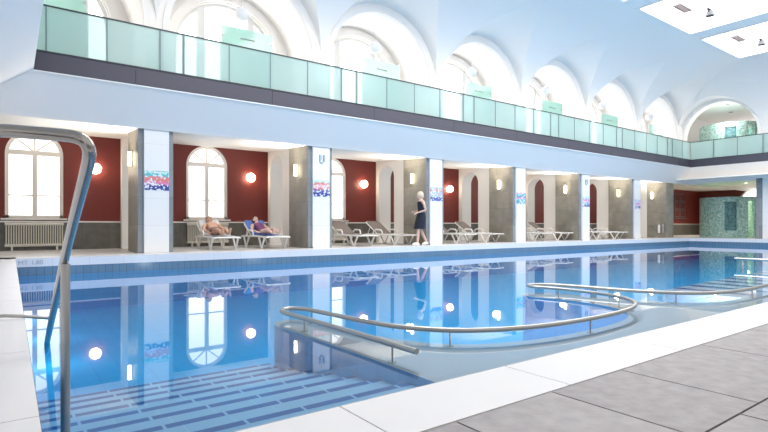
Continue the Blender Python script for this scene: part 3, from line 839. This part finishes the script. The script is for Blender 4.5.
# ------------------------------------------------------------------ pool rails
ZR = -.227; RR = .021
e = empty('pool_rail', (rp[0][0], rp[0][1], ZL))
m = MB(); m.tube([(x-rp[0][0], y-rp[0][1], ZR-ZL) for x, y in rp], RR, 12); m.build('handrail', M['steel_mat'], e, smooth=True)
for (x, y) in ((2.135, 4.14), (2.37, 4.44), (2.145, 2.84), (2.80, 2.95), (4.16, 2.585), (5.70, 3.18), (5.78, 4.05), (6.25, 3.85), (6.58, 2.94), (7.9, 2.572)):
    x -= rp[0][0]; y -= rp[0][1]
    m = MB(); m.tube([(x, y, 0), (x, y, ZR-ZL)], .007, 8); p = m.build('post', M['steel_mat'], e, smooth=True)
    m = MB(); m.lathe([(0, .006), (.03, .006), (.034, 0)], c=(x, y, 0), n=16); m.build('base_plate', M['steel_mat'], p)
tag(e, 'long serpentine steel handrail just above the water in front', 'handrail')

e = empty('pool_rail', (12.95, 4.55, ZL))
m = MB(); m.tube([(0, 0, .22), (0, -.35, .22), (0, -1.0, .22), (0, -1.9, .22)], .024, 10); m.build('handrail', M['steel'], e, smooth=True)
for y in (-.15, -1.0, -1.8):
    m = MB(); m.tube([(0, y, -.1), (0, y, .22)], .010, 8); m.build('post', M['steel_mat'], e, smooth=True)
tag(e, 'short straight steel rail over the water at the far right', 'handrail')

# big entry handrail at left
e = empty('entry_handrail', (.13, 1.2, 0))
P = [(-.120, 1.90, 0.0), (-.100, 1.90, .40), (-.084, 1.90, .70), (-.078, 1.90, .80), (-.066, 1.898, .850), (-.040, 1.896, .876), (-.012, 1.893, .882), (.05, 1.883, .882), (.11, 1.865, .880), (.160, 1.846, .875), (.186, 1.838, .862), (.199, 1.848, .840), (.203, 1.88, .815),
     (.2035, 1.95, .785), (.204, 2.1, .730), (.206, 2.6, .545), (.213, 3.3, .275), (.222, 4.1, -.045), (.230, 4.78, -.32), (.234, 5.1, -.445)]
P = catmull(P, 4)
Pl = [(x-.13, y-1.2, z) for x, y, z in P]
m = MB(); m.tube(Pl, .0200, 16); m.build('rail_tube', M['steel'], e, smooth=True, ang=60)
m = MB(); m.tube([(.214-.13, 2.90-1.2, -.42), (.214-.13, 2.90-1.2, .415)], .0205, 16); p = m.build('post', M['steel_mat'], e, smooth=True)
m = MB(); m.tube([(.084, 1.70, .41), (.082, 1.70, .44)], .009, 8); m.build('pin', M['dark_metal'], p)
m = MB(); m.tube([(.221-.13, 4.03-1.2, -.012), (.06-.13, 4.03-1.2, .018), (-.16, 4.03-1.2, .030), (-.19, 4.03-1.2, .03)], .011, 10); m.build('tie_bar', M['steel_mat'], e, smooth=True)
m = MB(); m.lathe([(0, .01), (.04, .01), (.045, 0)], c=(-.215, .70, 0.001), n=16); m.build('floor_flange', M['steel_mat'], e)
tag(e, 'tall bent steel entry handrail in the left foreground', 'handrail')

# ------------------------------------------------------------------ loungers
def lounger(back, sling):
    e = empty('sun_lounger')
    HB = (.22, .33)                                            # hinge y, z
    BL = .74; t = (math.cos(R(back)), math.sin(R(back)))
    tip = (HB[0]+BL*t[0], HB[1]+BL*t[1])
    m = MB()
    for s in (-1, 1):
        m.tube([(s*.31, -.95, .30), (s*.31, -.3, .315), (s*.31, .22, .32), (s*.31, .80, .31), (s*.31, .93, .30)], [.022, .025, .027, .025, .022], 10)
    for y in (-.93, -.35, .22, .90): m.tube([(-.31, y, .305), (.31, y, .305)], .018, 8)
    m.build('frame', M['white_plastic'], e, smooth=True)
    for s in (-1, 1):
        for yc in (-.58, .55):
            q = MB()
            q.tube([(s*.31, yc-.20, .305), (s*.315, yc-.06, .08), (s*.315, yc-.02, .015)], [.028, .022, .020], 8)
            q.tube([(s*.31, yc+.20, .305), (s*.315, yc+.06, .08), (s*.315, yc+.02, .015)], [.028, .022, .020], 8)
            q.box(s*.315-.025, s*.315+.025, yc-.06, yc+.06, 0, .025)
            q.build('leg', M['white_plastic'], e, smooth=True)
    n = 10; q = MB(); top = []; 
    for i in range(n+1):
        y = -.92+(HB[0]+.92)*i/n; sag = .012*math.sin(PI*i/n)
        top.append([(x, y, .335-sag-.01*(1-(x/.29)**2)) for x in (-.29, -.15, 0, .15, .29)])
    for i in range(n):
        for k in range(4):
            a, b, c2, d = top[i][k], top[i+1][k], top[i+1][k+1], top[i][k+1]
            q.quad(a, b, c2, d); q.quad(*[(p[0], p[1], p[2]-.014) for p in (a, b, c2, d)])
    for i in range(n):
        for k in (0, 4):
            a, b = top[i][k], top[i+1][k]; q.quad(a, b, (b[0], b[1], b[2]-.014), (a[0], a[1], a[2]-.014))
    for i in (0, n):
        for k in range(4):
            a, b = top[i][k], top[i][k+1]; q.quad(a, b, (b[0], b[1], b[2]-.014), (a[0], a[1], a[2]-.014))
    q.build('seat', sling, e, smooth=True)
    # backrest: rounded panel
    q = MB(); pts = []
    w = .29; rr = .12; L = BL
    outline = [(-w, 0), (w, 0)] + [(w-rr+rr*math.cos(a), L-rr+rr*math.sin(a)) for a in [PI/2*i/6 for i in range(7)]] + [(-w+rr+rr*math.cos(a), L-rr+rr*math.sin(a)) for a in [PI/2+PI/2*i/6 for i in range(7)]]
    nrm = (-t[1], t[0])
    fr = [(u, HB[0]+v*t[0]+.012*nrm[0], HB[1]+v*t[1]+.012*nrm[1]) for u, v in outline]
    bk = [(u, HB[0]+v*t[0]-.012*nrm[0], HB[1]+v*t[1]-.012*nrm[1]) for u, v in outline]
    K = len(outline)
    q.add(fr+bk, [tuple(range(K)), tuple(range(K, 2*K))[::-1]] + [(i, (i+1)%K, K+(i+1)%K, K+i) for i in range(K)])
    b = q.build('backrest', sling, e)
    q = MB(); q.tube([(p[0]*1.03, p[1], p[2]) for p in bk[1:]], .016, 8); q.tube([(p[0]*1.03, p[1], p[2]) for p in (bk[-1], bk[0])], .016, 8)
    q.build('backrest_frame', M['white_plastic'], b, smooth=True)
    for s in (-1, 1):
        q = MB(); q.tube([(s*.34, .42, .32), (s*.345, .36, .43), (s*.345, .26, .475), (s*.345, .02, .46), (s*.34, -.03, .40), (s*.335, -.02, .32)], [.02, .022, .026, .026, .02, .018], 8)
        q.build('armrest', M['white_plastic'], e, smooth=True)
    if back > 5:
        q = MB()
        for s in (-1, 1): q.tube([(s*.24, .78, .31), (s*.24, HB[0]+.5*t[0], HB[1]+.5*t[1]-.02)], .012, 8)
        q.build('prop', M['white_plastic'], e, smooth=True)
    return e
protos = {('up', 'taupe'): lounger(34, M['sling']), ('up', 'grey'): lounger(32, M['sling_grey']), ('flat', 'taupe'): lounger(3, M['sling'])}
used = set()
LG = [(4.32, 13.30, -2, 'up', 'grey', 'pale grey sun lounger carrying the left sunbather'),
      (5.62, 13.25, -1, 'up', 'grey', 'sun lounger under the blue towel carrying the right sunbather'),
      (8.42, 13.25, 3, 'up', 'taupe', 'raised taupe lounger half hidden by the pier right of the sunbathers'),
      (9.86, 13.22, 7, 'up', 'taupe', 'raised taupe lounger just left of the walking woman'),
      (12.50, 13.20, 5, 'up', 'taupe', 'taupe lounger beside the pier the woman is passing, on its right'),
      (13.95, 13.25, 8, 'up', 'taupe', 'raised taupe lounger nearest the fourth pier from the left'),
      (16.70, 13.20, 5, 'up', 'taupe', 'taupe lounger just right of the fourth pier from the left'),
      (18.20, 13.25, 8, 'up', 'taupe', 'raised taupe lounger nearest the fifth pier from the left'),
      (20.85, 13.10, 5, 'flat', 'taupe', 'lowered lounger just right of the fifth pier from the left'),
      (22.20, 13.10, 10, 'flat', 'taupe', 'lowered lounger nearest the sixth pier from the left')]
for x, y, a, kind, colr, lab in LG:
    k = (kind, colr)
    o = protos[k] if k not in used else copy_tree(protos[k]); used.add(k)
    o.location = (x, y, 0); o.rotation_euler = (0, 0, R(a))
    tag(o, lab, 'sun lounger', 'sun loungers in the arcade bays')

# ------------------------------------------------------------------ people
def skin_mesh(name, verts, edges, radii, mat, parent=None, sub=2, loc=(0,0,0), rz=0, J=None):
    me = bpy.data.meshes.new(name); me.from_pydata(verts, edges, []); 
    o = bpy.data.objects.new(name, me); COL.objects.link(o)
    md = o.modifiers.new('Skin', 'SKIN'); md.use_smooth_shade = True
    sv = me.skin_vertices[0].data
    for i, r in enumerate(radii):
        sv[i].radius = r if isinstance(r, tuple) else (r, r); sv[i].use_root = (i == 0)
    ss = o.modifiers.new('Sub', 'SUBSURF'); ss.levels = sub; ss.render_levels = sub
    dg = bpy.context.evaluated_depsgraph_get(); dg.update()
    m2 = bpy.data.meshes.new_from_object(o.evaluated_get(dg)); m2.name = name
    bpy.data.objects.remove(o)
    if J is not None:                                          # head grown onto the neck, then fused into one surface
        H, up, f, sd = head_axes(J); h = MB()
        ell(h, H, (sd, f, up), (.073, .092, .108)); ell(h, H-up*.052+f*.022, (sd, f, up), (.055, .066, .066))
        ell(h, H-up*.024+f*.094, (sd, f, up), (.013, .017, .027), 12); ell(h, H+up*.012+f*.078, (sd, f, up), (.050, .014, .010), 12)
        for sg in (-1, 1): ell(h, H-up*.012-f*.004+sd*sg*.076, (sd, f, up), (.010, .020, .031), 12)
        bm = bmesh.new(); bm.from_mesh(m2); hm = bpy.data.meshes.new('head'); hm.from_pydata(h.v, [], h.f); bm.from_mesh(hm)
        bmesh.ops.recalc_face_normals(bm, faces=bm.faces); bm.to_mesh(m2); bm.free(); bpy.data.meshes.remove(hm)
        o = bpy.data.objects.new(name, m2); COL.objects.link(o)
        rm = o.modifiers.new('Fuse', 'REMESH'); rm.mode = 'VOXEL'; rm.voxel_size = .0065
        sm = o.modifiers.new('Smooth', 'SMOOTH'); sm.factor = .5; sm.iterations = 3
        dg = bpy.context.evaluated_depsgraph_get(); dg.update()
        m2 = bpy.data.meshes.new_from_object(o.evaluated_get(dg)); m2.name = name
        bpy.data.objects.remove(o)
    m2.materials.clear(); m2.materials.append(mat)
    for p in m2.polygons: p.use_smooth = True
    q = bpy.data.objects.new(name, m2); COL.objects.link(q)
    if parent is not None: q.parent = parent
    q.location = loc; q.rotation_euler = (0, 0, rz)
    return q
def head_axes(J):
    H, Nk, f = Vector(J['head']), Vector(J['neck']), Vector(J['face'])
    up = (H-Nk).normalized(); f = (f-up*f.dot(up)).normalized()
    up = (up*1.0).normalized(); sd = up.cross(f).normalized()
    return H, up, f, sd
def ell(m, c, ax, r, n=20):
    a, b, u = ax; k = n//2; vs = []; fs = []
    for i in range(k+1):
        t = PI*i/k
        for j in range(n):
            p = 2*PI*j/n
            vs.append(c + a*(r[0]*math.sin(t)*math.cos(p)) + b*(r[1]*math.sin(t)*math.sin(p)) - u*(r[2]*math.cos(t)))
    for i in range(k):
        for j in range(n): fs.append((i*n+j, i*n+(j+1)%n, (i+1)*n+(j+1)%n, (i+1)*n+j))
    m.add(vs, fs)
def seg_dist(p, a, b):
    a, b = Vector(a), Vector(b); d = b-a; t = max(0, min(1, (p-a).dot(d)/d.length_squared)); return (p-a-d*t).length
def garment(o, name, mat, pred, J, off=.007):
    'cloth that follows the body: the body surface inside a region, lifted off the skin; arms and hands left out'
    me = o.data; keep = []
    for p in me.polygons:
        c = p.center
        if not pred(c): continue
        bad = False
        for L in ('l', 'r'):
            w = Vector(J['wr'+L]); e = Vector(J['el'+L]); tip = w+(w-e).normalized()*.20
            if seg_dist(c, J['sh'+L], e) < .066 or seg_dist(c, e, w) < .052 or seg_dist(c, w, tip) < .06: bad = True
        if not bad: keep.append(p)
    idx = {}; vs = []; fs = []
    for p in keep:
        f = []
        for v in p.vertices:
            if v not in idx: idx[v] = len(vs); vs.append(me.vertices[v].co + me.vertices[v].normal*off)
            f.append(idx[v])
        fs.append(f)
    m2 = bpy.data.meshes.new(name); m2.from_pydata(vs, [], fs); m2.materials.append(mat)
    for p in m2.polygons: p.use_smooth = True
    q = bpy.data.objects.new(name, m2); COL.objects.link(q); q.parent = o
    sd = q.modifiers.new('Solid', 'SOLIDIFY'); sd.thickness = .004; sd.offset = 0
    return q
class Sk:
    def __init__(s): s.v = []; s.e = []; s.r = []
    def add(s, p, r, par=None):
        s.v.append(tuple(p)); s.r.append(r)
        if par is not None: s.e.append((par, len(s.v)-1))
        return len(s.v)-1
def hand(s, wrist, d, palm_n, side):
    """palm + four fingers + thumb from wrist index; d = finger direction, palm_n = palm normal"""
    w = Vector(s.v[wrist]); d = Vector(d).normalized(); n = Vector(palm_n).normalized(); a = d.cross(n)*side
    pc = s.add(w+d*.045, (.030, .018), wrist)
    for i, (o, L) in enumerate(((-.030, .062), (-.010, .074), (.010, .070), (.029, .055))):
        k = s.add(w+d*.085+a*o, .0095, pc); k2 = s.add(w+d*(.085+L*.5)+a*o*1.1+n*.008, .0085, k); s.add(w+d*(.085+L)+a*o*1.1+n*.026, .007, k2)
    t1 = s.add(w+d*.03-a*.036+n*.01, .010, pc); s.add(w+d*.068-a*.050+n*.022, .008, t1)

def body(J, scale_r=1., female=False):
    """J: dict of joint positions; returns skeleton of one continuous figure"""
    s = Sk(); q = scale_r
    V = lambda k: Vector(J[k])
    pel = s.add(J['pelvis'], (.150*q, .105*q))
    wa = s.add(V('pelvis').lerp(V('chest'), .45), (.125*q, .090*q), pel)
    ch = s.add(J['chest'], (.155*q, .105*q), wa)
    nb = s.add(V('chest').lerp(V('neck'), .62), (.115*q, .075*q), ch)
    nk = s.add(J['neck'], .052*q, nb)
    hd = s.add(V('neck').lerp(V('head'), .7), .046, nk)
    for L in ('l', 'r'):
        sh = s.add(J['sh'+L], .058*q, nb)
        um = s.add(V('sh'+L).lerp(V('el'+L), .5), .047*q, sh)
        el = s.add(J['el'+L], .039*q, um)
        fm = s.add(V('el'+L).lerp(V('wr'+L), .35), .038*q, el)
        wr = s.add(J['wr'+L], .026*q, fm)
        hand(s, wr, V('wr'+L)-V('el'+L)+Vector((0,0,-.001)), J['palm'+L], 1 if L == 'l' else -1)
        hp = s.add(J['hp'+L], .088*q, pel)
        th = s.add(V('hp'+L).lerp(V('kn'+L), .45), .078*q, hp)
        kn = s.add(J['kn'+L], .055*q, th)
        cf = s.add(V('kn'+L).lerp(V('an'+L), .35), .056*q, kn)
        an = s.add(J['an'+L], .036*q, cf)
        ft = s.add(V('an'+L).lerp(V('to'+L), .55), (.040, .030), an)
        s.add(J['to'+L], (.036, .018), ft)
    return s

def shell(name, rings, mat, parent, n=24):
    """closed cloth tube from elliptical rings: (centre, half-width vector, half-depth vector)"""
    m = MB(); vs = []
    for c, a, b in rings:
        c, a, b = Vector(c), Vector(a), Vector(b)
        for k in range(n):
            t = 2*PI*k/n; vs.append(c+a*math.cos(t)+b*math.sin(t))
    fs = []
    for i in range(len(rings)-1):
        for k in range(n): fs.append((i*n+k, i*n+(k+1)%n, (i+1)*n+(k+1)%n, (i+1)*n+k))
    fs.append(tuple(range(n))); fs.append(tuple((len(rings)-1)*n+k for k in range(n)))
    m.add(vs, fs)
    return m.build(name, mat, parent, smooth=True, ang=60)

def face(J, o, brow):
    H, up, f, sd = head_axes(J)
    me = o.data; from mathutils.bvhtree import BVHTree
    tree = BVHTree.FromPolygons([v.co for v in me.vertices], [tuple(p.vertices) for p in me.polygons])
    def on_skin(p):
        loc = tree.ray_cast(p+f*.3, -f)[0]
        return loc if loc is not None else p+f*.08
    for sg in (-1, 1):
        m = MB(); ell(m, on_skin(H-up*.006+sd*sg*.029)-f*.002, (sd, f, up), (.011, .005, .006), 12); m.build('eye', M['hair_dark'], o, smooth=True)
        m = MB(); m.tube([on_skin(H+up*.016+sd*sg*t) for t in (.014, .028, .042)], .0032, 6); m.build('eyebrow', brow, o)
    m = MB(); m.tube([on_skin(H-up*.066+sd*t) for t in (-.022, -.01, 0, .01, .022)], [.002, .004, .005, .004, .002], 8); m.build('mouth', M['lips'], o, smooth=True)

def lying(name, hair, skinm, locs, rz, label, female):
    J = dict(pelvis=(0,.06,.435), chest=(0,.40,.565), neck=(0,.58,.675), head=(0,.685,.765), face=(.22,-.62,.75),
        shl=(-.185,.47,.60), shr=(.185,.47,.60), ell=(-.27,.22,.47), elr=(.27,.22,.47), wrl=(-.235,-.03,.445), wrr=(.235,-.02,.45), palml=(0,0,-1), palmr=(0,0,-1),
        hpl=(-.085,-.02,.425), hpr=(.085,-.02,.425), knl=(-.10,-.42,.50), knr=(.10,-.40,.52), anl=(-.09,-.80,.40), anr=(.08,-.79,.40), tol=(-.10,-.90,.55), tor=(.09,-.89,.55))
    s = body(J, .92 if female else 1.05)
    o = skin_mesh(name, s.v, s.e, s.r, skinm, loc=locs, rz=rz, J=J)
    face(J, o, hair)
    H, up, f, sd = head_axes(J); h = MB()
    ell(h, H-f*.020+up*.024, (sd, f, up), (.081, .094, .103), 24)
    if female:
        for sg in (-1, 1): ell(h, H-f*.035-up*.07+sd*sg*.045, (sd, f, up), (.040, .045, .085))
    h.build('hair', hair, o, smooth=True)
    if female: garment(o, 'swimsuit', M['swim_purple'], lambda c: -.10+.45*abs(c.x) < c.y < .47-.25*abs(c.x) and abs(c.x) < .20, J)
    else: garment(o, 'swim_trunks', M['swim_dark'], lambda c: -.20 < c.y < .13 and abs(c.x) < .22, J)
    return tag(o, label, 'person')
lying('person', M['hair_grey'], M['skin'], (4.32, 13.30, -.005), R(-2), 'bare-chested person lying on the left lounger, head raised', False)
lying('person', M['hair_dark'], M['skin_pale'], (5.62, 13.25, -.005), R(-1), 'dark-haired person in purple swimwear lying on a blue towel', True)

def towel(x, y, rz, mat, label, w=.27, y0=-.30):
    t = (math.cos(R(32)), math.sin(R(32)))
    pts = [(y0, .345), (-.1, .35), (.1, .352), (.21, .36)] + [(.22+v*t[0]-.022*t[1]*.8, .33+v*t[1]+.026) for v in (.1, .3, .5, .7)] + [(.22+.765*t[0], .33+.765*t[1]+.01), (.22+.77*t[0], .33+.765*t[1]-.06), (.22+.70*t[0], .33+.70*t[1]-.14)]
    m = MB(); th = .012
    for s_ in range(len(pts)-1):
        (a, za), (b, zb2) = pts[s_], pts[s_+1]
        for k in range(6):
            u0, u1 = -w+2*w*k/6, -w+2*w*(k+1)/6
            g = lambda u, yy, z: (u+.012*math.sin(9*yy), yy, z+.005*math.sin(14*u+7*yy))
            m.quad(g(u0,a,za), g(u1,a,za), g(u1,b,zb2), g(u0,b,zb2))
    o = m.build('towel', mat, smooth=True, loc=(x, y, 0)); o.rotation_euler = (0, 0, rz)
    sd = o.modifiers.new('Solid', 'SOLIDIFY'); sd.thickness = th; sd.offset = 1
    return tag(o, label, 'towel')
towel(5.62, 13.25, R(-1), M['towel_blue'], 'blue towel draped over the right sunbather\'s lounger', .275)
towel(4.32, 13.30, R(-2), M['towel_white'], 'pale towel spread under the left sunbather', .275)

# walking woman, facing left (-X), in local axes: +Y = forward
J = dict(pelvis=(0,0,.90), chest=(0,.02,1.21), neck=(0,.01,1.395), head=(0,.04,1.51), face=(0,1,-.05),
    shl=(-.165,0,1.315), shr=(.165,0,1.315), ell=(-.215,-.06,1.06), elr=(.215,-.07,1.06), wrl=(-.13,.13,1.00), wrr=(.13,.15,1.03), palml=(.7,0,-.7), palmr=(-.7,0,-.7),
    hpl=(-.085,0,.86), hpr=(.085,0,.86), knl=(-.08,.13,.47), knr=(.08,-.02,.46), anl=(-.075,.15,.085), anr=(.075,-.20,.11), tol=(-.08,.29,.035), tor=(.075,-.09,.03))
s = body(J, .90)
wm = skin_mesh('person', s.v, s.e, s.r, M['skin_pale'], loc=(10.06, 11.86, .0), rz=R(72), J=J)
face(J, wm, M['hair_blond'])
H, up, f, sd = head_axes(J); h = MB()
ell(h, H-f*.020+up*.024, (sd, f, up), (.088, .100, .108), 24); ell(h, H-f*.045-up*.035, (sd, f, up), (.078, .060, .075))
h.build('hair', M['hair_blond'], wm, smooth=True)
d = garment(wm, 'dress', M['navy'], lambda c: .86 < c.z < 1.335-.12*abs(c.x), J, .008)
shell('skirt', [((0,.06,.50), (.205,0,0), (0,.18,0)), ((0,.04,.66), (.197,0,0), (0,.165,0)), ((0,.01,.86), (.186,0,0), (0,.142,0)), ((0,.005,.95), (.160,0,0), (0,.122,0)), ((0,.008,1.00), (.142,0,0), (0,.108,0))], M['navy'], d)
for sx, an, to in ((-1, 'anl', 'tol'), (1, 'anr', 'tor')):
    m = MB(); a, b = Vector(J[an]), Vector(J[to])
    m.tube([a+Vector((0,-.05,-.045)), a+Vector((0,0,-.04)), a.lerp(b, .5)+Vector((0,0,-.01)), b+Vector((0,.01,.0)), b+Vector((0,.03,-.003))], [.034, .045, .046, .040, .02], 12)
    m.build('shoe', M['shoe'], wm, smooth=True)
tag(wm, 'pale-haired person in a navy dress walking along the arcade', 'person')

# ------------------------------------------------------------------ world, camera
w = bpy.data.worlds.new('World'); S.world = w; w.use_nodes = True
bg = w.node_tree.nodes['Background']; bg.inputs[0].default_value = (1.0, .975, .94, 1); bg.inputs[1].default_value = 1.0

cam = bpy.data.cameras.new('Camera'); co = bpy.data.objects.new('Camera', cam); COL.objects.link(co)
F, YAW, Y0, CX0 = 510.78, .9377, 225.63, 385.25
cam.sensor_width = 36; cam.lens = F*36/768
cam.shift_y = (Y0-216)/768; cam.shift_x = -(CX0-384)/768
cam.clip_start = .02; cam.clip_end = 300
co.location = (0, 0, .6)
co.rotation_euler = (PI/2, 0, YAW-PI/2)
S.camera = co
S.view_settings.view_transform = 'Standard'; S.view_settings.look = 'None'
S.view_settings.exposure = -0.12; S.view_settings.gamma = 1.0; S.view_settings.use_curve_mapping = False
S.cycles.use_denoising = True
S.cycles.max_bounces = 10; S.cycles.transparent_max_bounces = 12; S.cycles.diffuse_bounces = 5
S.cycles.caustics_reflective = False; S.cycles.caustics_refractive = False
S.cycles.sample_clamp_indirect = 6
